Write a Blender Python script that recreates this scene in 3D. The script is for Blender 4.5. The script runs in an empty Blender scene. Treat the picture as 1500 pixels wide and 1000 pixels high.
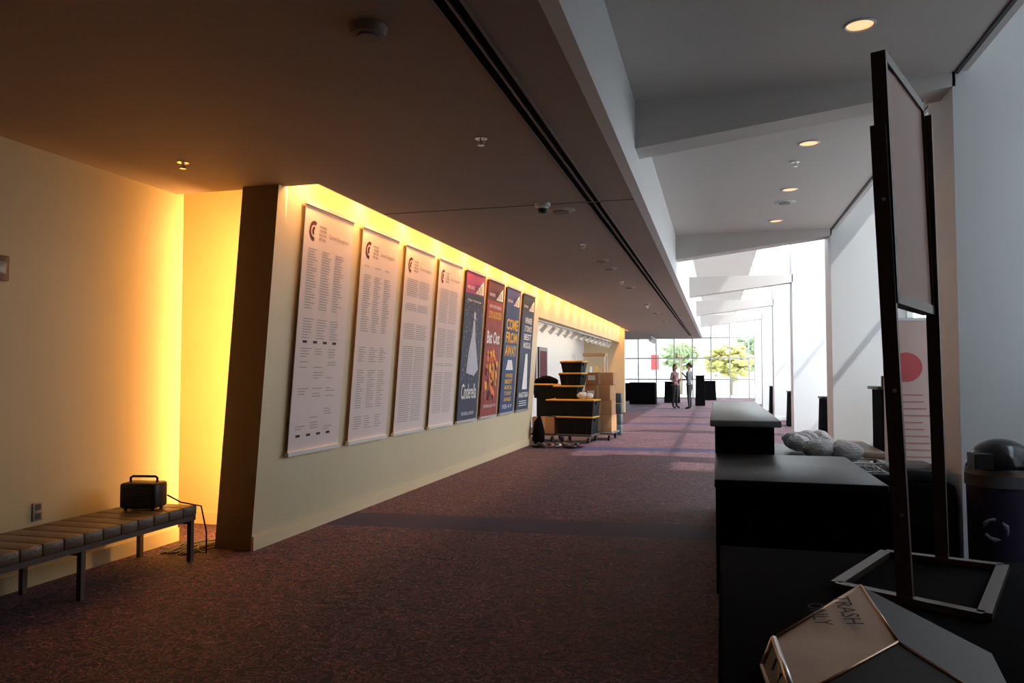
import bpy, bmesh, math, random
from mathutils import Vector, Matrix, Euler
random.seed(7)
D=bpy.data
# ------------------------------------------------------------ materials
MATS={}
def mat(name,col,rough=0.6,metal=0.0,bump=0.0,bscale=80,var=0.0,vscale=4,emit=None,es=0,spec=0.5):
    if name in MATS: return MATS[name]
    m=D.materials.new(name); m.use_nodes=True; nt=m.node_tree; b=nt.nodes['Principled BSDF']
    b.inputs['Base Color'].default_value=(*col,1); b.inputs['Roughness'].default_value=rough
    b.inputs['Metallic'].default_value=metal; b.inputs['Specular IOR Level'].default_value=spec
    tc=nt.nodes.new('ShaderNodeTexCoord')
    if bump>0:
        n=nt.nodes.new('ShaderNodeTexNoise'); n.inputs['Scale'].default_value=bscale; n.inputs['Detail'].default_value=3
        nt.links.new(tc.outputs['Object'],n.inputs['Vector'])
        bp=nt.nodes.new('ShaderNodeBump'); bp.inputs['Strength'].default_value=bump; bp.inputs['Distance'].default_value=0.01
        nt.links.new(n.outputs['Fac'],bp.inputs['Height']); nt.links.new(bp.outputs[0],b.inputs['Normal'])
    if var>0:
        n=nt.nodes.new('ShaderNodeTexNoise'); n.inputs['Scale'].default_value=vscale; n.inputs['Detail'].default_value=4
        nt.links.new(tc.outputs['Object'],n.inputs['Vector'])
        mx=nt.nodes.new('ShaderNodeMix'); mx.data_type='RGBA'
        mx.inputs[6].default_value=(*[c*(1-var) for c in col],1); mx.inputs[7].default_value=(*[min(1,c*(1+var)) for c in col],1)
        nt.links.new(n.outputs['Fac'],mx.inputs[0]); nt.links.new(mx.outputs[2],b.inputs['Base Color'])
    if emit:
        b.inputs['Emission Color'].default_value=(*emit,1); b.inputs['Emission Strength'].default_value=es
    MATS[name]=m; return m

cream=mat('cream_paint',(0.60,0.49,0.28),0.55,bump=.05,bscale=300,var=.04)
slabm=mat('slab_cream_paint',(0.70,0.58,0.37),0.5,bump=.05,bscale=300,var=.04)
slabend=mat('slab_end_shade',(0.20,0.14,0.085),0.6,bump=.05,bscale=300)  # slab paint darkened: the back-lit shade of the end face is in the colour
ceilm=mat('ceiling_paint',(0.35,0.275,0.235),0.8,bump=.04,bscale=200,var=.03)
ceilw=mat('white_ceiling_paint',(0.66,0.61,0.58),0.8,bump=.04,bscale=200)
whitep=mat('white_wall_paint',(0.76,0.77,0.78),0.6,bump=.04,bscale=200)
blackm=mat('black_cloth',(0.005,0.005,0.006),1.0,bump=.3,bscale=150,spec=.03)
blackp=mat('black_plastic',(0.012,0.012,0.013),0.45)
toteb=mat('tote_black',(0.010,0.010,0.011),0.6,spec=.15)
blackt=mat('black_counter_top',(0.014,0.014,0.016),0.4,spec=.25)
steel=mat('brushed_steel',(0.55,0.53,0.5),0.28,1.0,bump=.1,bscale=200,var=.1,vscale=8)
chrome=mat('chrome_trim',(0.8,0.8,0.8),0.2,1.0)
alum=mat('aluminium_frame',(0.55,0.56,0.57),0.4,0.8)
bronze=mat('dark_bronze_metal',(0.085,0.05,0.04),0.55,0.1)
leather=mat('brown_leather',(0.12,0.075,0.045),0.38,bump=.3,bscale=60,var=.2)
cardb=mat('cardboard',(0.42,0.22,0.10),0.85,bump=.1,bscale=40,var=.1)
yel=mat('yellow_lid',(0.75,0.40,0.05),0.45)
skinm=mat('skin',(0.55,0.32,0.22),0.55)
hairm=mat('hair',(0.03,0.018,0.012),0.6)
whiteplast=mat('white_plastic',(0.75,0.75,0.73),0.4)
darkgrey=mat('dark_grey_plastic',(0.05,0.05,0.052),0.5)

def carpet():
    m=D.materials.new('patterned_carpet'); m.use_nodes=True; nt=m.node_tree; N=nt.nodes; L=nt.links; b=N['Principled BSDF']
    tc=N.new('ShaderNodeTexCoord')
    n=N.new('ShaderNodeTexNoise'); n.inputs['Scale'].default_value=12; n.inputs['Detail'].default_value=0.0; n.inputs['Distortion'].default_value=2.4
    L.new(tc.outputs['Object'],n.inputs['Vector'])
    r=N.new('ShaderNodeValToRGB'); e=r.color_ramp.elements
    dk=(0.007,0.004,0.009,1); lt=(0.225,0.092,0.092,1)
    e[0].position=.30; e[0].color=dk; e[1].position=.75; e[1].color=dk
    for p,c in ((.45,dk),(.46,lt),(.515,lt),(.525,dk),(.60,dk),(.61,lt),(.64,lt),(.65,dk)):
        k=e.new(p); k.color=c
    L.new(n.outputs['Fac'],r.inputs[0])
    sx=N.new('ShaderNodeSeparateXYZ'); L.new(tc.outputs['Object'],sx.inputs[0])
    def M(op,a,bv):
        q=N.new('ShaderNodeMath'); q.operation=op
        for i,v in enumerate((a,bv)):
            if isinstance(v,(int,float)): q.inputs[i].default_value=v
            else: L.new(v,q.inputs[i])
        return q.outputs[0]
    t=M('SUBTRACT',M('SUBTRACT',sx.outputs['Y'],M('MULTIPLY',sx.outputs['X'],.07)),6.555)
    md=M('MODULO',M('ADD',t,72.0),7.2)
    band=M('LESS_THAN',md,.63)
    mx=N.new('ShaderNodeMix'); mx.data_type='RGBA'; mx.inputs[7].default_value=(0.012,0.009,0.036,1)
    L.new(band,mx.inputs[0]); L.new(r.outputs[0],mx.inputs[6]); L.new(mx.outputs[2],b.inputs['Base Color'])
    b.inputs['Roughness'].default_value=.7; b.inputs['Specular IOR Level'].default_value=.25
    b.inputs['Sheen Weight'].default_value=.07; b.inputs['Sheen Tint'].default_value=(.75,.6,.95,1)
    f=N.new('ShaderNodeTexNoise'); f.inputs['Scale'].default_value=260
    L.new(tc.outputs['Object'],f.inputs['Vector'])
    bp=N.new('ShaderNodeBump'); bp.inputs['Strength'].default_value=.4; bp.inputs['Distance'].default_value=.006
    L.new(f.outputs[0],bp.inputs['Height']); L.new(bp.outputs[0],b.inputs['Normal'])
    return m
carp=carpet()
def glassmat():
    m=D.materials.new('window_glass'); m.use_nodes=True; nt=m.node_tree; N=nt.nodes; N.clear()
    o=N.new('ShaderNodeOutputMaterial'); t=N.new('ShaderNodeBsdfTransparent'); t.inputs[0].default_value=(.93,.96,.96,1)
    g=N.new('ShaderNodeBsdfGlossy'); g.inputs['Roughness'].default_value=.02
    mx=N.new('ShaderNodeMixShader'); mx.inputs[0].default_value=.06
    nt.links.new(t.outputs[0],mx.inputs[1]); nt.links.new(g.outputs[0],mx.inputs[2]); nt.links.new(mx.outputs[0],o.inputs[0]); return m
glassm=glassmat()
def plasticbag():
    m=D.materials.new('clear_plastic_film'); m.use_nodes=True; nt=m.node_tree; b=nt.nodes['Principled BSDF']
    b.inputs['Base Color'].default_value=(.88,.84,.84,1); b.inputs['Roughness'].default_value=.3; b.inputs['Alpha'].default_value=.8
    n=nt.nodes.new('ShaderNodeTexNoise'); n.inputs['Scale'].default_value=14; n.inputs['Detail'].default_value=5
    bp=nt.nodes.new('ShaderNodeBump'); bp.inputs['Strength'].default_value=.6; bp.inputs['Distance'].default_value=.04
    nt.links.new(n.outputs[0],bp.inputs['Height']); nt.links.new(bp.outputs[0],b.inputs['Normal']); return m
bagm=plasticbag()

# ------------------------------------------------------------ builder
class B:
    def __init__(s,name): s.name=name; s.bm=bmesh.new(); s.mats=[]
    def mi(s,m):
        if m not in s.mats: s.mats.append(m)
        return s.mats.index(m)
    def faces(s,pts,fs,m,smooth=False,M=None):
        vs=[s.bm.verts.new((M@Vector(p)) if M else Vector(p)) for p in pts]; i=s.mi(m)
        for f in fs:
            try:
                q=s.bm.faces.new([vs[k] for k in f]); q.material_index=i; q.smooth=smooth
            except ValueError: pass
        return s
    def hexa(s,p,m,M=None):
        return s.faces(p,[(0,3,2,1),(4,5,6,7),(0,1,5,4),(1,2,6,5),(2,3,7,6),(3,0,4,7)],m,M=M)
    def box(s,x0,x1,y0,y1,z0,z1,m,M=None):
        return s.hexa([(x0,y0,z0),(x1,y0,z0),(x1,y1,z0),(x0,y1,z0),(x0,y0,z1),(x1,y0,z1),(x1,y1,z1),(x0,y1,z1)],m,M)
    def bbox(s,x0,x1,y0,y1,z0,z1,m,bev=.01,M=None,seg=2):
        t=bmesh.new(); bmesh.ops.create_cube(t,size=1)
        for v in t.verts: v.co=Vector(((x0+x1)/2+v.co.x*(x1-x0),(y0+y1)/2+v.co.y*(y1-y0),(z0+z1)/2+v.co.z*(z1-z0)))
        bmesh.ops.bevel(t,geom=t.edges[:],offset=bev,segments=seg,affect='EDGES',profile=.5)
        return s.merge(t,m,M,True)
    def merge(s,t,m,M=None,smooth=False):
        i=s.mi(m) if m else None; mp={}
        for v in t.verts: mp[v]=s.bm.verts.new((M@v.co) if M else v.co)
        for f in t.faces:
            try:
                q=s.bm.faces.new([mp[v] for v in f.verts])
                if i is not None: q.material_index=i
                q.smooth=smooth
            except ValueError: pass
        t.free(); return s
    def quad(s,a,b,c,d,m): return s.faces([a,b,c,d],[(0,1,2,3)],m)
    def cyl(s,c,r,h,m,axis='Z',seg=24,r2=None,M=None):
        r2=r if r2 is None else r2; p=[]
        for k,(rr,z) in enumerate(((r,0),(r2,h))):
            for j in range(seg):
                a=2*math.pi*j/seg; x,y=rr*math.cos(a),rr*math.sin(a)
                q={'Z':(x,y,z),'X':(z,x,y),'Y':(x,z,y)}[axis]; p.append((c[0]+q[0],c[1]+q[1],c[2]+q[2]))
        fs=[(j,(j+1)%seg,seg+(j+1)%seg,seg+j) for j in range(seg)]
        s.faces(p,fs,m,True,M); s.faces(p,[tuple(range(seg))[::-1],tuple(range(seg,2*seg))],m,False,M); return s
    def sph(s,c,r,m,seg=20,M=None,jit=0,half=False):
        t=bmesh.new(); bmesh.ops.create_uvsphere(t,u_segments=seg,v_segments=max(6,seg//2),radius=1)
        for v in t.verts:
            if half and v.co.z<0: v.co.z=0
            k=1+random.uniform(-jit,jit)
            v.co=Vector((c[0]+v.co.x*r[0]*k,c[1]+v.co.y*r[1]*k,c[2]+v.co.z*r[2]*k))
        return s.merge(t,m,M,True)
    def tube(s,pts,r,m,seg=8,M=None):
        pts=[Vector(p) for p in pts]; n=len(pts); rs=r if isinstance(r,(list,tuple)) else [r]*n
        P=[]; prev=None
        for k in range(n):
            d=(pts[min(k+1,n-1)]-pts[max(k-1,0)]).normalized()
            u=d.orthogonal().normalized() if prev is None else (prev-d*prev.dot(d)).normalized()
            prev=u; w=d.cross(u)
            for j in range(seg):
                a=2*math.pi*j/seg; P.append(pts[k]+(u*math.cos(a)+w*math.sin(a))*rs[k])
        fs=[(k*seg+j,k*seg+(j+1)%seg,(k+1)*seg+(j+1)%seg,(k+1)*seg+j) for k in range(n-1) for j in range(seg)]
        fs+=[tuple(range(seg))[::-1],tuple(range((n-1)*seg,n*seg))]
        return s.faces(P,fs,m,True,M)
    def text(s,body,m,o,u,v,w,h,bold=0.0):
        cu=D.curves.new('txt','FONT'); cu.body=body; cu.offset=bold; cu.resolution_u=2; cu.align_x='CENTER'
        ob=D.objects.new('txt',cu); bpy.context.collection.objects.link(ob); bpy.context.view_layer.update()
        me=D.meshes.new_from_object(ob.evaluated_get(bpy.context.evaluated_depsgraph_get()))
        xs=[q.co.x for q in me.vertices]; ys=[q.co.y for q in me.vertices]
        if xs:
            x0,x1,y0,y1=min(xs),max(xs),min(ys),max(ys); o=Vector(o);u=Vector(u).normalized();v=Vector(v).normalized()
            pts=[o+u*((q.co.x-x0)/(x1-x0)*w)+v*((q.co.y-y0)/(y1-y0)*h) for q in me.vertices]
            s.faces(pts,[tuple(p.vertices) for p in me.polygons],m)
        D.objects.remove(ob); D.meshes.remove(me); return s
    def done(s,M=None):
        me=D.meshes.new(s.name)
        s.bm.to_mesh(me); s.bm.free()
        for m in s.mats: me.materials.append(m)
        o=D.objects.new(s.name,me); bpy.context.collection.objects.link(o)
        if M: o.matrix_world=M
        return o
def RZ(x,y,z,a): return Matrix.Translation((x,y,z))@Matrix.Rotation(math.radians(a),4,'Z')

# ------------------------------------------------------------ room shell
B('floor').box(-9.2,2.8,-3.2,42.2,-.15,0,carp).done()
c=B('ceiling')
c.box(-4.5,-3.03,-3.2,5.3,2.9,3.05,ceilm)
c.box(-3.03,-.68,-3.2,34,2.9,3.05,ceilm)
c.box(-5.2,-3.35,5.3,6.2,3.25,3.4,cream)
c.box(-3.75,-3.0,5.3,27,3.3,3.4,slabm)
c.box(-3.05,-3.03,5.3,27,2.9,3.3,slabm)
c.box(-5.2,-3.5,5.3,5.32,3.05,3.3,cream)
c.box(-4.8,-3.62,14.35,27,2.9,3.0,ceilw)
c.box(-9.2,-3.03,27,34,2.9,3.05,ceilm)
c.done()
# low bays up to the second beam, then a raised daylit roof beyond it
B('ceiling_upper').box(-.6,1.65,-3.2,12.1,3.52,3.62,ceilw).box(1.635,1.66,-3.2,12.1,3.505,3.53,darkgrey)\
   .box(1.65,1.72,-3.2,12.1,3.52,4.5,ceilw).box(-.68,1.65,12.0,12.1,3.6,4.6,ceilw).done()
b=B('ceiling_roof'); b.box(1.65,2.8,-3.2,12.4,4.5,4.6,ceilw).box(-.7,1.0,12.1,42.2,4.5,4.6,ceilw).box(-9.2,-.7,34,42.2,4.5,4.6,ceilw)\
   .box(-9.2,-.6,33.9,34.0,2.9,4.6,ceilw).done()
b=B('window_skylight'); b.quad((1.0,12.4,4.52),(2.6,12.4,4.52),(2.6,41.9,4.52),(1.0,41.9,4.52),glassm)
for k in range(20): b.box(1.0,2.6,12.4+k*1.48-.03,12.4+k*1.48+.03,4.5,4.56,alum)
b.done()
B('trim_soffit_fascia').box(-.68,-.6,-3.2,12.1,2.898,3.6,whitep).box(-.68,-.6,12.1,34,2.898,4.6,whitep).done()
B('wall_back').box(-5,2.8,-3.3,-3.15,0,4.6,ceilm).done()
B('wall_left').box(-4.55,-4.37,-3.2,5.38,0,2.95,cream).done()
B('wall_niche').box(-5.2,-3.78,6.05,6.2,0,3.4,cream).box(-5.2,-5.1,5.2,6.1,0,3.4,cream).box(-5.2,-4.55,5.2,5.3,0,3.4,cream).done()
B('baseboard_left').box(-4.37,-4.355,-3.2,5.38,0,.11,cream).done()
B('baseboard_niche').box(-5.1,-3.95,6.035,6.05,0,.11,cream).done()
def WX(z): return -3.56+0.0724*z
s=B('wall_display')
def slab(y0,y1,z0,z1,th=.33):
    s.faces([(WX(z0)-th,y0,z0),(WX(z0),y0,z0),(WX(z0),y1,z0),(WX(z0)-th,y1,z0),(WX(z1)-th,y0,z1),(WX(z1),y0,z1),(WX(z1),y1,z1),(WX(z1)-th,y1,z1)],
      [(0,3,2,1),(4,5,6,7),(1,2,6,5),(2,3,7,6),(3,0,4,7)],slabm)
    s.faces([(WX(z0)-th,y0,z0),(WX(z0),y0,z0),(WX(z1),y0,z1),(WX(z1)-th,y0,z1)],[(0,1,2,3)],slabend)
slab(5.22,14.35,0,3.3)
slab(14.35,27,2.5,3.3)
s.done()
B('baseboard_display').box(-3.56,-3.535,5.22,14.35,0,.11,slabm).done()
B('wall_recess').box(-4.8,-4.65,14.2,27.1,0,3.0,whitep).box(-4.8,-3.7,14.1,14.2,0,3.0,whitep).done()
B('wall_recess_end').box(-4.8,-3.2,26.9,27.15,0,3.0,slabm).done()
B('wall_lobby_left').box(-9.3,-9.1,27,42.2,0,4.6,whitep).box(-9.2,-4.7,26.95,27.1,0,4.6,whitep).done()
PY=[5.85,11.8,17.7,23.6,29.5,35.4]
for i,y in enumerate(PY):
    B('wall_pillar' ).box(1.62,2.7,y,y+.62,0,4.5,whitep).box(1.605,2.7,y-.012,y+.63,0,.1,whitep).done()
    if i<5:
        zt=3.55 if i<2 else 3.6
        p=[(-.6,y,3.15),(1.64,y,3.42),(1.64,y+.3,3.42),(-.6,y+.3,3.15),(-.6,y,zt),(1.64,y,zt),(1.64,y+.3,zt),(-.6,y+.3,zt)]
        B('ceiling_beam').hexa(p,ceilw).done()
def window(name,x,y0,y1,z0,z1,nv,zs):
    b=B(name)
    b.box(x-.04,x+.04,y0,y1,z0,z0+.07,alum).box(x-.04,x+.04,y0,y1,z1-.07,z1,alum)
    for k in range(nv+1):
        yy=y0+(y1-y0)*k/nv; b.box(x-.04,x+.04,max(y0,yy-.03),min(y1,yy+.03),z0,z1,alum)
    for z in zs: b.box(x-.035,x+.035,y0,y1,z-.025,z+.025,alum)
    b.quad((x,y0,z0),(x,y1,z0),(x,y1,z1),(x,y0,z1),glassm); b.done()
prev=[-3.2]+[y+.62 for y in PY]
edges=PY+[41.98]
n=1
for a,e in zip(prev,edges):
    if n==1:
        B('wall_right_near').box(2.6,2.75,-3.2,3.2,0,4.5,whitep).box(2.6,2.75,3.2,5.85,0,1.0,whitep).done()
        window('window_1',2.65,3.2,5.85,1.0,4.5,2,[2.6])
    else:
        window('window_%d'%n,2.65,a,e,0.0,4.49,4,[1.0,2.6])
    n+=1
b=B('window_far'); 
for k in range(13):
    x=-9.1+k*(11.7/12); b.box(x-.035,x+.035,42.0,42.1,0,4.5,alum)
for z in (0.04,1.05,2.2,3.3,4.44): b.box(-9.1,2.6,42.02,42.08,z-.04,z+.04,alum)
b.quad((-9.1,42.05,0),(2.6,42.05,0),(2.6,42.05,4.5),(-9.1,42.05,4.5),glassm); b.done()

# ------------------------------------------------------------ ceiling fittings
b=B('ceiling_air_slot')
for y0,y1 in ((-3,6.45),(6.52,31)):
    for x in (-1.065,-1.0):
        b.box(x-.019,x+.019,y0,y1,2.893,2.902,blackm)
    for x in (-1.09,-1.0325,-.975): b.box(x-.006,x+.006,y0,y1,2.889,2.902,mat('slot_trim',(0.2,0.15,0.12),.5))
b.done()
B('ceiling_seam').box(-3.03,-.68,6.475,6.49,2.896,2.901,mat('seam',(0.14,0.11,0.09),.8)).done()
def disc(name,x,y,z,r,h,m1,inner=None):
    b=B(name); b.cyl((x,y,z-h),r*.85,h,m1,r2=r)
    if inner: b.cyl((x,y,z-h-.012),r*.55,.014,inner)
    b.done()
disc('smoke_detector',-1.45,2.93,2.9,.085,.035,ceilm,mat('grey_vent',(0.2,.17,.15),.6))
spk=mat('spk',(0.2,.17,.15),.7); discm=mat('speaker_grille',(.5,.42,.37),.7)
disc('ceiling_speaker',-1.38,6.75,2.9,.14,.012,discm,spk)
for y in (9.9,10.7,13.2,16.5,19,22): disc('ceiling_speaker',-1.48,y,2.9,.11,.012,discm,spk)
def sprinkler(x,y,z):
    b=B('fire_sprinkler'); b.cyl((x,y,z-.008),.04,.008,chrome); b.cyl((x,y,z-.045),.009,.04,chrome,seg=10); b.cyl((x,y,z-.05),.022,.005,chrome,seg=14)
    b.tube([(x-.014,y,z-.01),(x-.02,y,z-.03),(x,y,z-.047)],.003,chrome).tube([(x+.014,y,z-.01),(x+.02,y,z-.03),(x,y,z-.047)],.003,chrome).done()
for p in ((-3.65,4.48,2.9),(-1.44,4.52,2.9),(-1.49,8.6,2.9),(-1.5,12.3,2.9),(.78,7.95,3.52),(-1.5,17,2.9)): sprinkler(*p)
B('ceiling_projector_mount').cyl((-1.48,6.44,2.87),.07,.03,whiteplast).cyl((-1.48,6.44,2.84),.045,.03,whiteplast).sph((-1.48,6.44,2.84),(.05,.05,.03),blackp).done()
lampm=mat('downlight_lens',(1,.7,.4),.4,emit=(1,.5,.25),es=1.3)
for (x,y,es) in ((.86,4.89,1),(.84,7.33,1),(.83,9.14,1),(.81,10.99,1)):
    b=B('recessed_downlight'); z=3.52
    b.tube([(x+.085*math.cos(a*math.pi/12),y+.085*math.sin(a*math.pi/12),z-.003) for a in range(25)],.009,whiteplast,seg=6)
    b.cyl((x,y,z-.003),.08,.002,lampm); b.done()
disc('ceiling_speaker',.83,9.82,3.52,.13,.012,whiteplast,mat('spk2',(0.35,.33,.31),.7))
def track(x,y0,y1,z,n,sx=1):
    b=B('track_lighting'); b.box(x-.02,x+.02,y0,y1,z-.03,z,whiteplast)
    for k in range(n):
        y=y0+.3+(y1-y0-.6)*k/(n-1); b.cyl((x,y,z-.1),.012,.08,whiteplast,seg=8)
        Mh=Matrix.Translation((x,y,z-.12))@Matrix.Rotation(math.radians(-50*sx),4,'Y')
        b.cyl((0,0,-.12),.065,.18,whiteplast,r2=.035,M=Mh,seg=14)
        b.cyl((0,0,-.122),.05,.004,mat('track_lamp_lens',(1,.9,.7),.4,emit=(1,.8,.5),es=3),M=Mh,seg=14)
    b.done()
track(-3.55,14.5,26,2.498,14,-1)
track(-2.6,31,33.6,2.899,5,-1)

# ------------------------------------------------------------ banners on the display wall
ban=mat('banner_fabric',(0.76,0.66,0.65),.75,bump=.05,bscale=30)
inkg=mat('ink_grey',(0.36,0.31,0.31),.8); inkd=mat('ink_dark',(0.03,0.03,0.05),.8); inkr=mat('ink_maroon',(0.10,0.015,0.03),.8)
inkw=mat('ink_white',(.85,.85,.85),.7); inky=mat('ink_gold',(.85,.48,.06),.7); inko=mat('ink_orange',(.85,.2,.04),.7)
Ys=[5.58,6.64,7.70,8.74,9.79,10.83,11.88,12.95]
PC=[None]*4+[mat('poster_navy',(.02,.025,.07),.6,var=.7,vscale=5),mat('poster_red',(.30,.03,.015),.6,var=.7,vscale=5),mat('poster_blue',(.015,.05,.17),.6),mat('poster_midnight',(.02,.04,.09),.6,var=.5,vscale=3)]
pale=mat('poster_pale',(.5,.52,.62),.6)
for i,y0 in enumerate(Ys):
    w=.86; zb,zt=.72,2.82
    b=B('hanging_banner' if i<4 else 'show_poster_banner')
    def P(yy,z,off=.045): return Vector((WX(z)+off,y0+yy,z))
    fm=ban if i<4 else PC[i]
    b.hexa([P(0,zb,.035),P(0,zb,.04),P(w,zb,.04),P(w,zb,.035),P(0,zt,.035),P(0,zt,.04),P(w,zt,.04),P(w,zt,.035)],fm)
    for z in (zb-.02,zt):
        b.hexa([P(-.01,z,.02),P(-.01,z,.055),P(w+.01,z,.055),P(w+.01,z,.02),P(-.01,z+.035,.02),P(-.01,z+.035,.055),P(w+.01,z+.035,.055),P(w+.01,z+.035,.02)],whiteplast if i<4 else alum)
    for yy in (.08,w-.08):
        b.box(WX(zt)+.004,WX(zt)+.03,y0+yy-.015,y0+yy+.015,zt+.0,zt+.05,alum)
    U=Vector((0,1,0)); V=Vector((.0724,0,1)).normalized()
    def rect(a,z,ww,hh,m,off=.042): b.faces([P(a,z,off),P(a+ww,z,off),P(a+ww,z+hh,off),P(a,z+hh,off)],[(0,1,2,3)],m)
    if i<4:
        for ring,(r0,r1) in enumerate(((.055,.085),(.0,.035))):
            pts=[];n_=16
            for k in range(n_+1):
                a=math.radians(60+k*220/n_); pts.append(P(.15+r0*math.cos(a)*.9,zt-.2+r0*math.sin(a),.043)); pts.append(P(.15+r1*math.cos(a)*.9,zt-.2+r1*math.sin(a),.043))
            b.faces(pts,[(2*k,2*k+1,2*k+3,2*k+2) for k in range(n_)],inkr)
        for k in range(4): b.text(['MORRIS','CENTER','FOR THE','ARTS HALL'][k],inkd,P(.24,zt-.16-.035*k,.043),U,V,.12,.022)
        b.text('Donor Recognition',inkg,P(.42,zt-.235,.043),U,V,.36,.05)
        cols=3 if i in(0,1) else 2
        random.seed(i+3)
        z=zt-.36
        while z>zb+.12:
            if random.random()<.07: 
                if i==0 and random.random()<.5:
                    for q in range(4): rect(.1+q*.17,z-.02,.07,.022,inkd)
                z-=.07; continue
            for q in range(cols):
                ww=(.7/cols)*random.uniform(.4,.75); a0=.08+q*.7/cols
                if i in (2,3): ww=(.7/cols)*random.uniform(.8,.92)
                if i==0 and z<1.55 and random.random()<.55: continue
                rect(a0,z,ww,.0065,inkg)
            z-=.023
    else:
        rect(0,zt-.3,w,.3,[mat('poster_magenta',(.28,.03,.16),.6),mat('poster_maroon',(.07,.01,.02),.6),mat('poster_blue2',(.03,.05,.22),.6),mat('poster_black',(.01,.02,.04),.6)][i-4],.0415)
        b.faces([P(.42,zt-.28,.043),P(.8,zt-.28,.043),P(.78,zt-.08,.043),P(.62,zt-.16,.043)],[(0,1,2,3)],inkw)
        for k in range(4): rect(.44+.08*k,zt-.27,.03,.12,inkd,.044)
        b.text('MORRIS CENTER',inkw,P(.06,zt-.24,.043),U,V,.3,.045)
        if i==4:
            b.text('Rodgers + Hammerstein',inkw,P(.12,zt-.42,.043),U,V,.6,.045)
            b.faces([P(.42,2.15,.043),P(.5,2.15,.043),P(.56,1.9,.043),P(.78,1.45,.043),P(.6,1.36,.043),P(.25,1.4,.043),P(.3,1.7,.043),P(.4,1.95,.043)],[(0,1,2,3,4,5,6,7)],pale)
            b.sph(P(.46,2.21,.045),(.004,.045,.06),pale,seg=12)
            for k in range(60): 
                a,z=random.uniform(.05,.8),random.uniform(1.3,2.4); rect(a,z,.012,.012,inkw)
            b.text('Cinderella',inkw,P(.1,1.03,.044),U,V,.66,.22,bold=.01)
            b.text('THE MUSICAL  NOV 8-10',inkw,P(.15,.8,.044),U,V,.55,.05)
        if i==5:
            b.text("WHAT WE'RE DREAMING",inkw,P(.1,zt-.42,.043),U,V,.65,.055)
            b.text('LOUD & ROCKIN',inky,P(.08,zt-.58,.043),U,V,.7,.12,bold=.02)
            b.text('Bat Out',inkw,P(.08,1.85,.044),U,V,.68,.2,bold=.03)
            for k in range(55):
                a=random.uniform(.05,.65); z=random.uniform(1.05,1.72); b.sph(P(a+.06,z,.043),(.003,random.uniform(.015,.06),random.uniform(.02,.1)),random.choice([inko,inkr,inky,inko,inkr]),seg=10)
            b.text('THE MUSICAL JAN 17-19',inkw,P(.1,.85,.046),U,V,.66,.06)
        if i==6:
            for k,t in enumerate(('COME','FROM','AWAY')): b.text(t,inky,P(.07,2.12-.22*k,.044),U,V,.72,.19,bold=.03)
            b.faces([P(.2,1.45,.043),P(.66,1.45,.043),P(.55,1.62,.043),P(.3,1.62,.043)],[(0,1,2,3)],inkw)
            for k,t in enumerate(('WINNER','BEST','MUSICAL','TONY','AWARD')): b.text(t,inky,P(.2,1.32-.1*k,.044),U,V,.46,.07,bold=.02)
            b.text('FEB 4-9',inkw,P(.15,.8,.044),U,V,.55,.07)
        if i==7:
            for k,t in enumerate(('WINNER','3 TONYS','BEST','MUSICAL')): b.text(t,inkw,P(.2,2.3-.15*k,.044),U,V,.52,.11,bold=.02)
            b.faces([P(.4,1.75,.043),P(.55,1.75,.043),P(.66,1.1,.043),P(.3,1.1,.043)],[(0,1,2,3)],inkw)
            b.text('ANASTASIA',inkw,P(.08,.95,.045),U,V,.7,.1,bold=.02)
            for k in range(3): rect(.15,.88-.04*k,.55,.012,inkw)
    b.done()

# ------------------------------------------------------------ left wall items
b=B('upholstered_bench')
x0,x1,ya,yb=-4.29,-3.78,2.78,4.86
b.box(x0+.01,x1-.01,ya,yb,.30,.335,bronze)
n_=14
for k in range(n_):
    a=ya+(yb-ya)*k/n_; e=ya+(yb-ya)*(k+1)/n_
    b.bbox(x0,x1,a,e+.002,.335,.41,leather,bev=.012)
for yy in (2.83,3.83,4.83):
    for xx in (x0+.03,x1-.03): b.box(xx-.017,xx+.017,yy-.017,yy+.017,0,.32,bronze)
    b.box(x0+.03,x1-.03,yy-.012,yy+.012,.27,.3,bronze)
b.done()
b=B('portable_heater')
Mh=RZ(-4.05,4.62,.411,12)
b.bbox(-.135,.135,-.09,.09,.012,.195,blackp,bev=.02,M=Mh)
for k in range(9): b.box(-.105,.105,-.098,-.09,.03+k*.016,.036+k*.016,darkgrey,M=Mh)
b.tube([(-.1,0,.19),(-.1,0,.225),(-.085,0,.235),(.085,0,.235),(.1,0,.225),(.1,0,.19)],.009,blackp,M=Mh)
for sx in(-.1,.1):
    for sy in (-.06,.06): b.cyl((sx,sy,0),.012,.014,blackp,M=Mh,seg=10)
b.done()
b=B('power_cable')
b.tube([(-3.93,4.72,.5),(-3.86,4.78,.44),(-3.76,4.88,.40),(-3.74,4.92,.2),(-3.8,5.0,.02),(-3.95,5.1,.008),(-4.1,5.3,.008),(-4.0,5.45,.008)],.006,blackp)
for k in range(4):
    p=[(-4.2+.28*t/14+random.uniform(-.05,.05),4.95+.5*(.5+.5*math.sin(t*.9+k))+random.uniform(-.03,.03),.008) for t in range(14)]
    b.tube(p,.005,blackp)
b.done()
B('wall_outlet').bbox(-4.37,-4.36,3.98,4.06,.42,.54,mat('outlet_plate',(.35,.28,.2),.5),bev=.003).box(-4.362,-4.357,4.0,4.04,.43,.47,darkgrey).box(-4.362,-4.357,4.0,4.04,.49,.53,darkgrey).done()
B('fire_alarm_strobe').bbox(-4.37,-4.33,3.60,3.74,1.98,2.14,mat('strobe_case',(.12,.06,.04),.5),bev=.008).bbox(-4.335,-4.31,3.64,3.70,2.02,2.10,mat('strobe_lens',(.4,.3,.2),.3),bev=.006).done()

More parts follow.
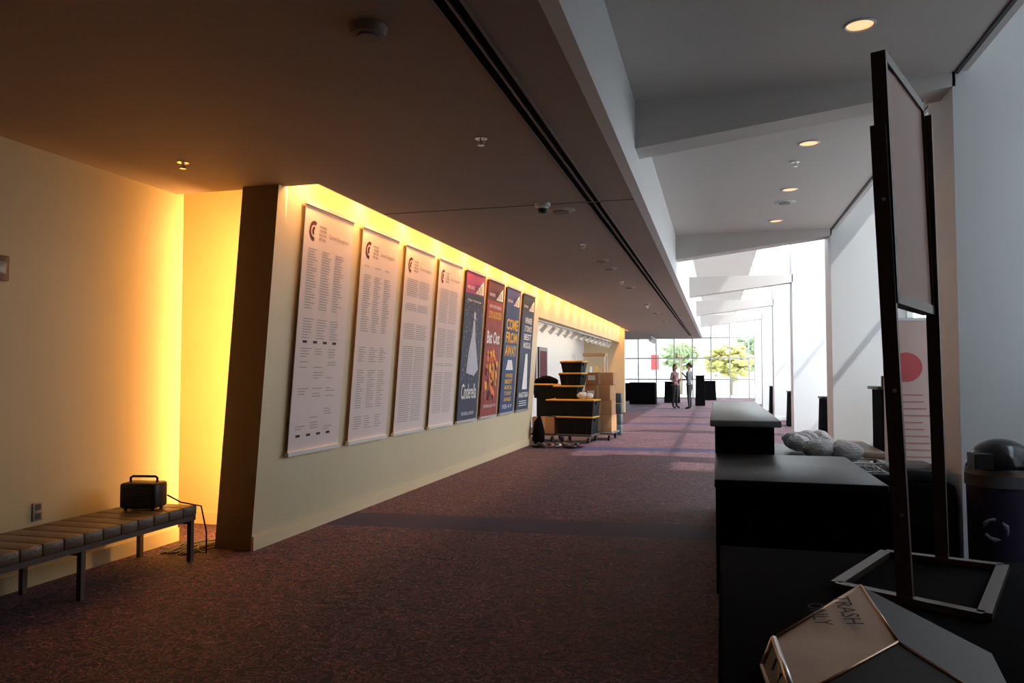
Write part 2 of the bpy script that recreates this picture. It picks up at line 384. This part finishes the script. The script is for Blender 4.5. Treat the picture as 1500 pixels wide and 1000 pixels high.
# ------------------------------------------------------------ foreground table, sign stand, trash hood
b=B('draped_table')
b.bbox(.0,1.75,.75,2.98,.70,.75,blackm,bev=.01)
def skirt(pts,z0,z1,amp,m,nn=120):
    P=[];out=[]
    for (a,c) in zip(pts[:-1],pts[1:]):
        a=Vector(a);c=Vector(c);d=(c-a);L_=d.length;nrm=Vector((d.y,-d.x)).normalized();k=int(L_*40)
        for j in range(k): 
            t=j/k; w=amp*math.sin(t*L_*34)+amp*.5*math.sin(t*L_*61+1); out.append((a+d*t,nrm*w))
    out.append((Vector(pts[-1]),Vector((0,0))))
    for (p,w) in out:
        q=p+w*1.0; P.append((p.x,p.y,z1)); P.append((q.x,q.y,z0))
    b.faces(P,[(2*k,2*k+2,2*k+3,2*k+1) for k in range(len(out)-1)],m,True)
skirt([(1.75,2.98),(0,2.98),(0,.75),(1.75,.75)],0.0,.745,.012,blackm)
b.done()
b=B('sign_stand')
c0,c1,c2,c3=Vector((.34,2.47,.751)),Vector((.57,2.95,.751)),Vector((.90,2.84,.751)),Vector((.67,2.26,.751))
def bar(p,q,w,h,m):
    p=Vector(p);q=Vector(q); d=(q-p).normalized(); side=d.cross(Vector((0,0,1))).normalized(); up=side.cross(d).normalized(); s2=side*w/2;u=up*h
    b.hexa([p-s2,p+s2,q+s2,q-s2,p-s2+u,p+s2+u,q+s2+u,q-s2+u],m)
stm=mat('satin_steel_base',(.13,.10,.085),.45,.7)
for p,q in ((c0,c1),(c1,c2),(c2,c3),(c3,c0)): bar(p,q,.035,.02,stm)
pn=(c0+c3)/2; pf=(c1+c2)/2; U=(pf-pn); U.z=0; Lw=U.length; U.normalize(); Nn=Vector((U.y,-U.x,0))
def post(p,top,lean,m,w=.042,t=.02):
    p=Vector(p);q=Vector((p.x+lean,p.y,top))
    a=Nn*w/2; e=U*t/2
    b.hexa([p-a-e,p+a-e,p+a+e,p-a+e,q-a-e,q+a-e,q+a+e,q-a+e],m)
post(pn,2.12,-.045,bronze); post(pf,2.3,-.02,bronze,.04)
for z in (1.0,1.35,1.9): b.cyl((pn.x-.045*(z-.75)/1.37,pn.y-.015,z),.006,.01,chrome,axis='Y',seg=8)
def Q(t,z,off=0): 
    base=pn.lerp(pf,t)+Vector((-.04*(z-.75)/1.5,0,0))+Nn*off; return Vector((base.x,base.y,z))
boardm=mat('sign_board_back',(.88,.62,.55),.7,var=.06)
b.hexa([Q(0.02,1.62,-.012),Q(0.02,1.62,.012),Q(.98,1.62,.012),Q(.98,1.62,-.012),Q(0.02,2.30,-.012),Q(0.02,2.30,.012),Q(.98,2.34,.012),Q(.98,2.34,-.012)],boardm)
for t0,t1,za,zb2 in ((0,.035,1.6,2.33),(.965,1,1.6,2.35),(0,1,1.6,1.63),(0,1,2.31,2.34)):
    b.hexa([Q(t0,za,-.02),Q(t0,za,.02),Q(t1,za,.02),Q(t1,za,-.02),Q(t0,zb2,-.02),Q(t0,zb2,.02),Q(t1,zb2,.02),Q(t1,zb2,-.02)],bronze)
b.done()
b=B('trash_receptacle_hood')
A=Vector((.113,1.769,.817)); Bv=Vector((.3435,2.09,.862)); Cv=Vector((.36,1.76,.835)); Dv=Vector((.132,1.50,.80))
Gv=Vector((.60,1.98,.757)); Hv=Vector((.54,1.60,.757))
A0=Vector((.09,1.775,.754)); D0=Vector((.11,1.47,.754)); B0=Vector((.34,2.10,.754)); 
steelw=mat('warm_steel',(.42,.26,.17),.32,1.0,bump=.08,bscale=250,var=.25,vscale=5)
bsteel=mat('brown_steel',(.035,.022,.016),.6,0.2,bump=.05,bscale=250,spec=.25)
b.quad(A,Dv,Cv,Bv,steelw)
b.quad(Bv,Cv,Hv,Gv,bsteel)
b.faces([Dv,D0,Hv,Cv],[(0,1,2,3)],bsteel); b.faces([A,Bv,Gv,B0,A0],[(0,1,2,3,4)],steelw)
b.quad(A*0.98+Dv*.02,A0*.98+D0*.02,A0*.02+D0*.98,A*.02+Dv*.98,blackp)  # black sheet stands in for the shade inside the open end
for p,q in ((A,A0),(A,Dv),(Dv,D0),(A0,D0)): b.tube([p,q],.007,steel,seg=6)
for p,q in ((A,Bv),(Bv,Cv),(Cv,Dv),(Cv,Hv)): b.tube([p,q],.004,steelw,seg=6)
for t in (.3,.55,.8):
    q0=A.lerp(Dv,t)+Vector((-.004,0,-.01)); b.tube([q0,q0+Vector((-.006,0,-.02)),q0+Vector((-.003,0,-.045))],.006,blackp,seg=6)
u=(Cv-Bv).normalized(); v=(Bv-A); v=(v-u*v.dot(u)).normalized(); nrm=u.cross(v); nrm=nrm if nrm.z>0 else -nrm
engr=mat('engraved_text',(.03,.02,.015),.7)
o=Bv.lerp(Cv,.26)-v*.085+nrm*.006; b.text('TRASH',engr,o,u,v,.165,.038,bold=.002)
o=Bv.lerp(Cv,.38)-v*.15+nrm*.006; b.text('ONLY',engr,o,u,v,.13,.038,bold=.002)
b.done()

# ------------------------------------------------------------ counters on the right
b=B('bar_counter')
b.box(.0,.70,3.72,4.85,.0,.86,blackm).bbox(-.02,.73,3.68,4.88,.86,.90,blackt,bev=.006); b.done()
b=B('service_bar')
b.box(-.02,.34,5.0,8.15,0,1.06,blackm).bbox(-.05,.38,4.95,8.2,1.06,1.10,mat('grey_laminate',(.26,.29,.28),.35),bev=.006); b.done()
b=B('draped_side_table')
b.box(.42,1.0,5.1,7.0,0,.74,blackm).bbox(.40,1.03,5.06,7.04,.74,.78,blackt,bev=.006); b.done()
b=B('plastic_wrapped_glassware')
for k in range(14):
    b.sph((.53+.36*random.random(),5.55+1.2*random.random(),.865),(random.uniform(.06,.12),random.uniform(.09,.16),random.uniform(.05,.075)),bagm,seg=22,jit=.07)
b.done()
b=B('wire_tray')
for z in (.787,.84):
    b.tube([(.44,5.1,z),(.99,5.1,z),(.99,5.34,z),(.44,5.34,z),(.44,5.1,z)],.005,chrome,seg=6)
for k in range(12): 
    x=.46+.046*k; b.tube([(x,5.1,.84),(x,5.1,.787),(x,5.34,.787),(x,5.34,.84)],.003,chrome,seg=5)
b.done()
b=B('domed_recycling_bin'); cx,cy=1.66,5.22
b.cyl((cx,cy,0),.18,.78,mat('bin_body',(.03,.025,.06),.5),r2=.19,seg=32).cyl((cx,cy,.72),.197,.07,mat('bag_rim',(.12,.12,.14),.3),seg=32).cyl((cx,cy,.79),.195,.03,steel,seg=32)
b.sph((cx,cy,.82),(.19,.19,.18),mat('dome_black',(.010,.010,.012),.15),seg=32,half=True)
b.box(cx-.2,cx-.1,cy-.19,cy-.05,.83,.92,blackp)
for k in range(3):
    a=math.radians(90+120*k); a2=a+math.radians(85)
    cc=Vector((cx-.09,cy-.17,.48)); n2=Vector((-.48,-.877,0)); uu=Vector((.877,-.48,0)); vv=Vector((0,0,1))
    b.tube([cc+uu*.06*math.cos(t)+vv*.06*math.sin(t)+n2*.012 for t in (a,(a*2+a2)/3,(a+2*a2)/3,a2)],[.009,.009,.014,.002],mat('recycle_grey',(.22,.22,.26),.6),seg=6)
b.done()
b=B('rollup_banner_stand'); Mr=RZ(1.72,7.3,0,0)
b.bbox(-.32,.32,-.06,.06,0,.08,alum,bev=.01,M=Mr).box(-.3,.3,-.006,.006,.08,1.86,mat('sign_offwhite',(.62,.46,.42),.6),M=Mr).box(-.3,.3,-.012,.012,1.86,1.885,alum,M=Mr)
b.cyl((-.12,-.012,1.45),.13,.004,mat('pink_ink',(.55,.09,.10),.6),axis='Y',M=Mr,seg=32)
for k in range(12): b.box(-.22,.0+random.uniform(0,.2),-.009,-.007,1.2-.06*k,1.212-.06*k,mat('pink_ink2',(.45,.2,.19),.6),M=Mr)
b.done()
b=B('black_lectern'); b.box(2.05,2.5,10.7,11.3,0,1.18,blackm).bbox(2.0,2.55,10.65,11.35,1.18,1.22,blackt,bev=.006)
b.cyl((2.13,10.85,1.22),.05,.14,blackp).cyl((2.3,10.9,1.22),.04,.1,whiteplast).box(2.35,2.5,10.8,11.1,1.22,1.3,blackp).done()
b=B('black_equipment_case'); b.bbox(1.15,1.6,5.9,6.6,0.05,.62,blackm,bev=.03).bbox(1.2,1.55,5.95,6.5,.62,.72,blackp,bev=.02)
for sx in (1.2,1.55):
    for sy in (6,6.5): b.cyl((sx,sy,.0),.03,.06,blackp,seg=12)
b.done()
b=B('upholstered_bench'); b.bbox(1.6,1.96,10.0,11.6,.36,.44,leather,bev=.015).box(1.62,1.94,10.02,11.58,.33,.36,bronze)
for yy in (10.05,11.55):
    for xx in (1.64,1.92): b.box(xx-.015,xx+.015,yy-.015,yy+.015,0,.34,bronze)
b.done()
def pedestal(x0,x1,y0,y1,h,name='draped_pedestal'):
    b=B(name); b.faces([(x0-.03,y0-.03,0),(x1+.03,y0-.03,0),(x1+.03,y1+.03,0),(x0-.03,y1+.03,0),(x0,y0,h-.04),(x1,y0,h-.04),(x1,y1,h-.04),(x0,y1,h-.04)],[(0,3,2,1),(4,5,6,7),(0,1,5,4),(1,2,6,5),(2,3,7,6),(3,0,4,7)],blackm)
    b.bbox(x0-.02,x1+.02,y0-.02,y1+.02,h-.04,h,blackt,bev=.006).done()
pedestal(1.8,2.5,20.9,21.5,.92); pedestal(1.75,2.1,27.2,27.8,.95); pedestal(1.9,2.4,15.2,15.7,.95)
pedestal(-3.8,-2.7,34,34.8,.98,'black_draped_table'); pedestal(-2.4,-1.75,36,36.7,1.0,'black_draped_table'); pedestal(-1.05,-.1,40,40.7,1.0,'black_draped_table'); pedestal(-.9,-.55,33,33.4,1.3,'black_draped_table'); pedestal(-4.6,-4.0,38,38.6,.9,'black_draped_table')

# ------------------------------------------------------------ storage carts
def tote(b,x,y,z,w,d,h,M=None,lid=True,body=toteb):
    t=.03
    b.hexa([(x-w/2+t,y-d/2+t,z),(x+w/2-t,y-d/2+t,z),(x+w/2-t,y+d/2-t,z),(x-w/2+t,y+d/2-t,z),(x-w/2,y-d/2,z+h-.05),(x+w/2,y-d/2,z+h-.05),(x+w/2,y+d/2,z+h-.05),(x-w/2,y+d/2,z+h-.05)],body,M)
    for k in range(5):
        xx=x-w/2+w*(k+1)/6; b.box(xx-.012,xx+.012,y-d/2-.004,y-d/2+.04,z+.03,z+h-.08,body,M)
    b.bbox(x-w/2-.015,x+w/2+.015,y-d/2-.015,y+d/2+.015,z+h-.06,z+h-.035,body,bev=.008,M=M)
    if lid:
        b.bbox(x-w/2-.018,x+w/2+.018,y-d/2-.018,y+d/2+.018,z+h-.035,z+h-.005,yel,bev=.01,M=M)
        b.bbox(x-w/2+.06,x+w/2-.06,y-d/2+.05,y+d/2-.05,z+h-.012,z+h,yel,bev=.005,M=M)
    for sx in (-1,1): b.box(x+sx*(w/2+.005)-.02,x+sx*(w/2+.005)+.02,y-.09,y+.09,z+h-.1,z+h-.06,toteb,M)
def dolly(b,x0,x1,y0,y1,M=None):
    b.bbox(x0,x1,y0,y1,.13,.17,darkgrey,bev=.01,M=M)
    for xx in (x0+.08,x1-.08):
        for yy in (y0+.08,y1-.08):
            b.cyl((xx-.02,yy,.055),.055,.04,blackp,axis='X',M=M,seg=18); b.box(xx-.03,xx+.03,yy-.025,yy+.025,.1,.135,steel,M)
Mc=RZ(-2.95,15.2,0,-6)
b=B('storage_tote_cart')
dolly(b,-.15,.56,-.3,.4,Mc)
tote(b,.19,0,.17,.74,.5,.36,Mc); tote(b,.10,0.0,.53,.98,.52,.34,Mc)
tote(b,-.02,.05,.87,.5,.42,.28,Mc); tote(b,.08,.05,1.15,.46,.42,.26,Mc); tote(b,.10,.05,1.41,.44,.4,.24,Mc)
b.sph((.32,-.1,.95),(.12,.09,.07),whiteplast,seg=14,jit=.08,M=Mc).sph((.45,-.07,.94),(.09,.09,.06),whiteplast,seg=14,jit=.08,M=Mc)
b.done()
b=B('storage_tote_cart')
dolly(b,-.78,-.22,-.25,.45,Mc)
b.bbox(-.72,-.24,-.22,.3,.17,.50,cardb,bev=.006,M=Mc); b.box(-.5,-.44,-.226,.306,.17,.504,mat('tape',(.5,.38,.25),.4),Mc)
b.bbox(-.7,-.42,.0,.34,.50,.88,toteb,bev=.006,M=Mc); tote(b,-.52,.12,.88,.48,.4,.3,Mc)
for k in range(3): b.sph((-.60+.08*k,.12,1.22+.03*(k%2)),(.18,.16,.09),blackm,seg=14,jit=.1,M=Mc)
b.done()
b=B('cardboard_box_cart'); Mk=RZ(-2.3,15.9,0,-4)
dolly(b,-.38,.22,-.35,.45,Mk)
for (x,z,w,h,ry) in ((-.08,.17,.54,.36,0),(-.08,.53,.52,.3,2),(-.1,.83,.54,.32,-2),(-.08,1.15,.58,.26,3)):
    Mq=Mk@Matrix.Translation((x,0,0))@Matrix.Rotation(math.radians(ry),4,'Z')
    b.bbox(-w/2,w/2,-.25,.25,z,z+h-.002,cardb,bev=.006,M=Mq).box(-.03,.03,-.254,.254,z+.01,z+h+.002,mat('tape',(.5,.38,.25),.4),Mq).box(-w/2+.05,-w/2+.2,-.256,-.25,z+.1,z+.2,inkw,Mq)
b.done()
b=B('plastic_drawer_tower')
for k in range(4): b.bbox(-2.38,-2.1,17.0,17.3,.24*k,.22+.24*k,mat('blue_grey_plastic',(.05,.07,.08),.5),bev=.015).box(-2.3,-2.18,16.98,17.0,.13+.24*k,.15+.24*k,darkgrey)
b.done()
b=B('garment_bag'); b.tube([(-3.36,14.3,0.0),(-3.37,14.3,.25),(-3.38,14.3,.45),(-3.36,14.3,.52),(-3.36,14.3,.6)],[.1,.12,.08,.04,.02],blackm,seg=14).done()
b=B('pile_of_shoes')
for k in range(7):
    Ms=RZ(-3.3+.13*k,13.9+random.uniform(-.15,.15),0,random.uniform(-80,80))
    b.sph((0,0,.035),(.05,.12,.035),random.choice([blackp,cardb,whiteplast,inkr]),seg=12,M=Ms).sph((0,-.06,.06),(.04,.055,.045),random.choice([blackp,darkgrey]),seg=12,M=Ms)
b.done()
b=B('framed_display_panel')
for y in (17.0,18.3,19.6): b.box(-4.648,-4.6,y,y+1.0,1.0,2.1,mat('display_dark',(.03,.02,.02),.3)).box(-4.6,-4.595,y+.1,y+.9,1.1,2.0,inkr)
b.done()
b=B('display_case')
b.box(-4.3,-3.55,24.6,25.2,0,.8,mat('case_wood',(.30,.16,.07),.5)).box(-4.3,-3.55,24.6,25.2,1.95,2.05,mat('case_wood',(.30,.16,.07),.5))
for (xx,yy) in ((-4.29,24.61),(-3.59,24.61),(-4.29,25.16),(-3.59,25.16)): b.box(xx,xx+.03,yy,yy+.03,.8,1.95,alum)
b.box(-4.28,-3.57,24.62,25.18,1.35,1.365,alum)
for k in range(6): b.bbox(-4.2+.1*k,-4.13+.1*k,24.8,24.9,.8+.565*(k%2),1.05+.565*(k%2),[inko,inkw,inkr,inky,pale,cardb][k],bev=.01)
b.done()

# ------------------------------------------------------------ people
def person(name,M,top,pants,hair,arms,longhair):
    J=[('pelvis',(0,0,.95),.15,.11),('waist',(0,.01,1.08),.125,.09),('chest',(0,.01,1.25),.15,.11),('upch',(0,0,1.37),.13,.085),('neck',(0,-.005,1.45),.055,.055),('nk2',(0,.01,1.53),.05,.05)]
    E=[(0,1),(1,2),(2,3),(3,4),(4,5)]
    for sx in (-1,1):
        b0=len(J)
        J+= [('hip',(sx*.09,0,.86),.092,.1),('thigh',(sx*.095,.01,.68),.078,.085),('knee',(sx*.1,.015,.49),.056,.06),('calf',(sx*.105,-.01,.34),.052,.056),('ank',(sx*.11,-.015,.09),.036,.04),('toe',(sx*.125,.13,.035),.04,.032)]
        E+=[(0,b0)]+[(b0+k,b0+k+1) for k in range(5)]
        e,w=arms[0 if sx<0 else 1]; b1=len(J)
        sh=(sx*.165,0,1.375); J+=[('sh',sh,.058,.058),('el',e,.042,.042),('wr',w,.028,.026)]
        E+=[(3,b1),(b1,b1+1),(b1+1,b1+2)]
    me=D.meshes.new('tmp'); me.from_pydata([j[1] for j in J],E,[]); o=D.objects.new('tmp',me); bpy.context.collection.objects.link(o)
    md=o.modifiers.new('s','SKIN'); md.use_smooth_shade=True
    for k,j in enumerate(J): me.skin_vertices[0].data[k].radius=(j[2],j[3])
    me.skin_vertices[0].data[0].use_root=True
    ss=o.modifiers.new('ss','SUBSURF'); ss.levels=2; ss.render_levels=2
    bpy.context.view_layer.update()
    m2=D.meshes.new_from_object(o.evaluated_get(bpy.context.evaluated_depsgraph_get()))
    b=B(name)
    wr=[Vector(arms[0][1]),Vector(arms[1][1])]
    vs=[b.bm.verts.new(v.co) for v in m2.vertices]
    for p in m2.polygons:
        c=p.center
        if c.z<.07: m=blackp
        elif c.z<.97 and abs(c.x)<.24 and min((c-q).length for q in wr)>.1: m=pants
        elif c.z>1.45: m=skinm
        elif min((c-q).length for q in wr)<.045: m=skinm
        else: m=top
        try:
            f=b.bm.faces.new([vs[k] for k in p.vertices]); f.material_index=b.mi(m); f.smooth=True
        except ValueError: pass
    D.objects.remove(o); D.meshes.remove(m2)
    b.tube([(.155*math.cos(a*math.pi/10),.115*math.sin(a*math.pi/10),.93) for a in range(21)],.022,top,seg=8)
    H=Matrix.Translation((0,.02,1.62))
    b.sph((0,0,0),(.073,.092,.112),skinm,seg=24,M=H).sph((0,.035,-.065),(.05,.05,.045),skinm,M=H)
    b.tube([(0,.088,.01),(0,.112,-.02),(0,.09,-.028)],[.008,.014,.008],skinm,M=H)
    b.tube([(-.022,.083,-.058),(0,.089,-.056),(.022,.083,-.058)],.006,inkr,seg=6,M=H)
    for sx in (-1,1):
        b.sph((sx*.028,.082,.012),(.011,.007,.007),inkw,seg=10,M=H).sph((sx*.028,.0885,.012),(.004,.003,.004),blackp,seg=8,M=H)
        b.tube([(sx*.045,.082,.03),(sx*.028,.09,.035),(sx*.014,.09,.031)],.004,hair,seg=6,M=H)
        b.sph((sx*.074,-.005,-.005),(.01,.02,.03),skinm,seg=10,M=H)
    b.sph((0,-.022,.028),(.082,.09,.1),hair,seg=24,M=H)
    if longhair: b.sph((0,-.06,-.07),(.078,.05,.15),hair,seg=20,M=H)
    else: b.sph((0,-.1,-.01),(.04,.05,.06),hair,seg=16,M=H)
    for k in (0,1):
        e=Vector(arms[k][0]); w=Vector(arms[k][1]); d=(w-e).normalized(); s_=d.cross(Vector((0,0,1)));
        if s_.length<.2: s_=Vector((0,1,0))
        s_.normalize(); n_=d.cross(s_)
        b.tube([w-d*.01,w+d*.03,w+d*.085],[.024,.032,.026],skinm,seg=10)
        for q,(off,ln) in enumerate(((-.03,.06),(-.01,.072),(.01,.068),(.028,.052))):
            a=w+d*.075+s_*off; b.tube([a,a+d*ln*.5+n_*.008,a+d*ln*.85+n_*.03],[.009,.0085,.006],skinm,seg=6)
        a=w+d*.025-s_*.026; b.tube([a,a+d*.03-s_*.022,a+d*.055-s_*.026+n_*.012],[.011,.01,.007],skinm,seg=6)
    return b.done(M)
pm=mat('mauve_cardigan',(.30,.17,.18),.85,var=.2,vscale=20); gm=mat('grey_top',(.10,.105,.12),.85,var=.2,vscale=20); jb=mat('black_trousers',(.012,.012,.015),.8)
person('standing_woman',RZ(-1.62,30.25,0,-125),pm,jb,mat('brown_hair',(.06,.03,.018),.6),[((-.23,-.02,1.12),(-.06,.2,1.13)),((.23,-.02,1.12),(.07,.19,1.08))],True)
person('standing_person',RZ(-1.05,29.8,0,75)@Matrix.Scale(1.03,4),gm,jb,hairm,[((-.22,-.03,1.1),(-.05,.2,1.3)),((.22,-.06,1.1),(.08,.19,1.1))],False)

# ------------------------------------------------------------ exterior
B('ground_outside').box(-60,60,42.3,120,-.3,-.16,mat('pavement',(.6,.6,.58),.9,var=.1)).box(2.85,60,-20,42.3,-.3,-.16,mat('pavement2',(.5,.5,.48),.9,var=.1)).done()
leaf=mat('foliage',(.22,.30,.14),.8,var=.5,vscale=3); leafy=mat('autumn_foliage',(.40,.38,.12),.8,var=.5,vscale=3); bark=mat('bark',(.25,.2,.15),.9)
def tree(x,y,h,r,lm,n=170):
    b=B('tree'); b.tube([(x,y,-.2),(x+.1,y,h*.35),(x,y,h*.6)],[.12,.09,.06],bark)
    for k in range(n):
        v=Vector((random.gauss(0,1),random.gauss(0,1),random.gauss(0,1))).normalized()*random.uniform(.2,1)
        s_=r*random.uniform(.08,.2); b.sph((x+v.x*r,y+v.y*r,h*.6+v.z*r*.75),(s_,s_,s_*.6),lm,seg=7,jit=.35)
    b.done()
tree(.9,55,3.6,1.7,leafy,260); tree(3.4,60,5,2.2,leaf); tree(-3.4,72,5.0,1.8,leaf)
b=B('tree'); x,y=-2.6,56; b.tube([(x,y,-.2),(x+.1,y,1.5),(x,y,3.0)],[.14,.1,.09],bark)
for k in range(22):
    a=k*2.4; L_=random.uniform(.9,1.3); zz=random.uniform(.1,.6)
    b.tube([(x,y,3.0),(x+.5*L_*math.cos(a),y+.5*L_*math.sin(a),3.0+zz),(x+L_*math.cos(a),y+L_*math.sin(a),2.8+zz-.4)],[.03,.09,.01],leaf,seg=5)
b.done()
b=B('distant_building'); bw=mat('pale_facade',(.75,.77,.8),.8)
b.box(-30,10,90,95,-.2,9,bw)
for k in range(18):
    for z in (1,4,7): b.box(-29+k*2.1,-28+k*2.1,89.95,90,z,z+1.6,mat('facade_glass',(.35,.4,.45),.2))
b.done()
b=B('added_shading_block'); b.box(7,14,-25,9.8,-.2,11,mat('shading_block_facade',(.32,.32,.32),.8,var=.08))  # added block, keeps sun and sky off the near windows
for k in range(9):
    for z in (.8,3.6,6.4): b.box(6.97,7.0,-20+k*3,-18.5+k*3,z,z+1.6,mat('facade_glass',(.35,.4,.45),.2))
b.done()
b=B('red_street_banner'); b.cyl((-4.3,50,-.2),.05,3.6,alum); b.box(-4.2,-3.7,49.98,50.02,1.6,2.6,mat('red_sign',(.6,.05,.05),.6)).done()

# ------------------------------------------------------------ lights
def area(name,loc,rot,sx,sy,e,col,portal=False):
    l=D.lights.new(name,'AREA'); l.shape='RECTANGLE'; l.size=sx; l.size_y=sy; l.energy=e; l.color=col
    if portal: l.cycles.is_portal=True
    o=D.objects.new(name,l); o.location=loc; o.rotation_euler=rot; bpy.context.collection.objects.link(o); return o
amber=(1,.45,.12)
area('cove_light_strip',(-3.12,16.1,3.2),(0,math.radians(28),0),.08,21.6,185,amber)
for k in range(21):
    y=5.55+k*1.05
    l=D.lights.new('cove_lamp','SPOT'); l.energy=25; l.color=(1,.50,.18); l.spot_size=math.radians(115); l.spot_blend=1; l.shadow_soft_size=.04
    o=D.objects.new('cove_lamp',l); o.location=(-3.12,y,3.15); o.rotation_euler=(0,math.radians(25),0); bpy.context.collection.objects.link(o)
tb=area('niche_tube_light',(-3.98,5.62,1.5),(0,math.radians(90),0),2.8,.08,74,(1,.49,.15))
area('recess_light',(-4.1,20,2.88),(0,0,0),.15,10,60,(1,.85,.65))
for a,e in list(zip(prev,edges))[1:]: area('portal',(2.72,(a+e)/2,2.25),(0,math.radians(90),0),4.5,e-a,1,(1,1,1),True)
area('portal',(2.72,4.52,2.75),(0,math.radians(90),0),3.5,2.65,1,(1,1,1),True)
area('portal',(1.8,27.2,4.6),(0,0,0),1.6,29.6,1,(1,1,1),True)
area('portal',(-3.25,42.15,2.25),(math.radians(-90),0,0),11.7,4.5,1,(1,1,1),True)
sun=D.lights.new('sun','SUN'); sun.energy=9; sun.angle=math.radians(1.5); sun.color=(1,.95,.9)
so=D.objects.new('sun',sun); d=Vector((-.60,.10,-.78)); so.rotation_euler=d.to_track_quat('-Z','Y').to_euler(); bpy.context.collection.objects.link(so)
w=D.worlds.new('World'); bpy.context.scene.world=w; w.use_nodes=True; bg=w.node_tree.nodes['Background']
tc=w.node_tree.nodes.new('ShaderNodeTexCoord'); sp=w.node_tree.nodes.new('ShaderNodeSeparateXYZ'); rp=w.node_tree.nodes.new('ShaderNodeValToRGB')
rp.color_ramp.elements[0].color=(.97,.98,1,1); rp.color_ramp.elements[1].color=(.72,.85,1,1)
w.node_tree.links.new(tc.outputs['Generated'],sp.inputs[0]); w.node_tree.links.new(sp.outputs['Z'],rp.inputs[0]); w.node_tree.links.new(rp.outputs[0],bg.inputs[0])
bg.inputs[1].default_value=4.3
# ------------------------------------------------------------ camera
f=1100; ph=math.atan(46/f); th=math.atan(301*math.cos(ph)/f)
cam=D.cameras.new('camera'); cam.sensor_width=36; cam.lens=f*36/1500; cam.clip_end=300
co=D.objects.new('camera',cam); co.location=(0,0,1.4); co.rotation_euler=(math.pi/2+ph,0,th); bpy.context.collection.objects.link(co)
sc=bpy.context.scene; sc.camera=co
sc.view_settings.view_transform='Standard'
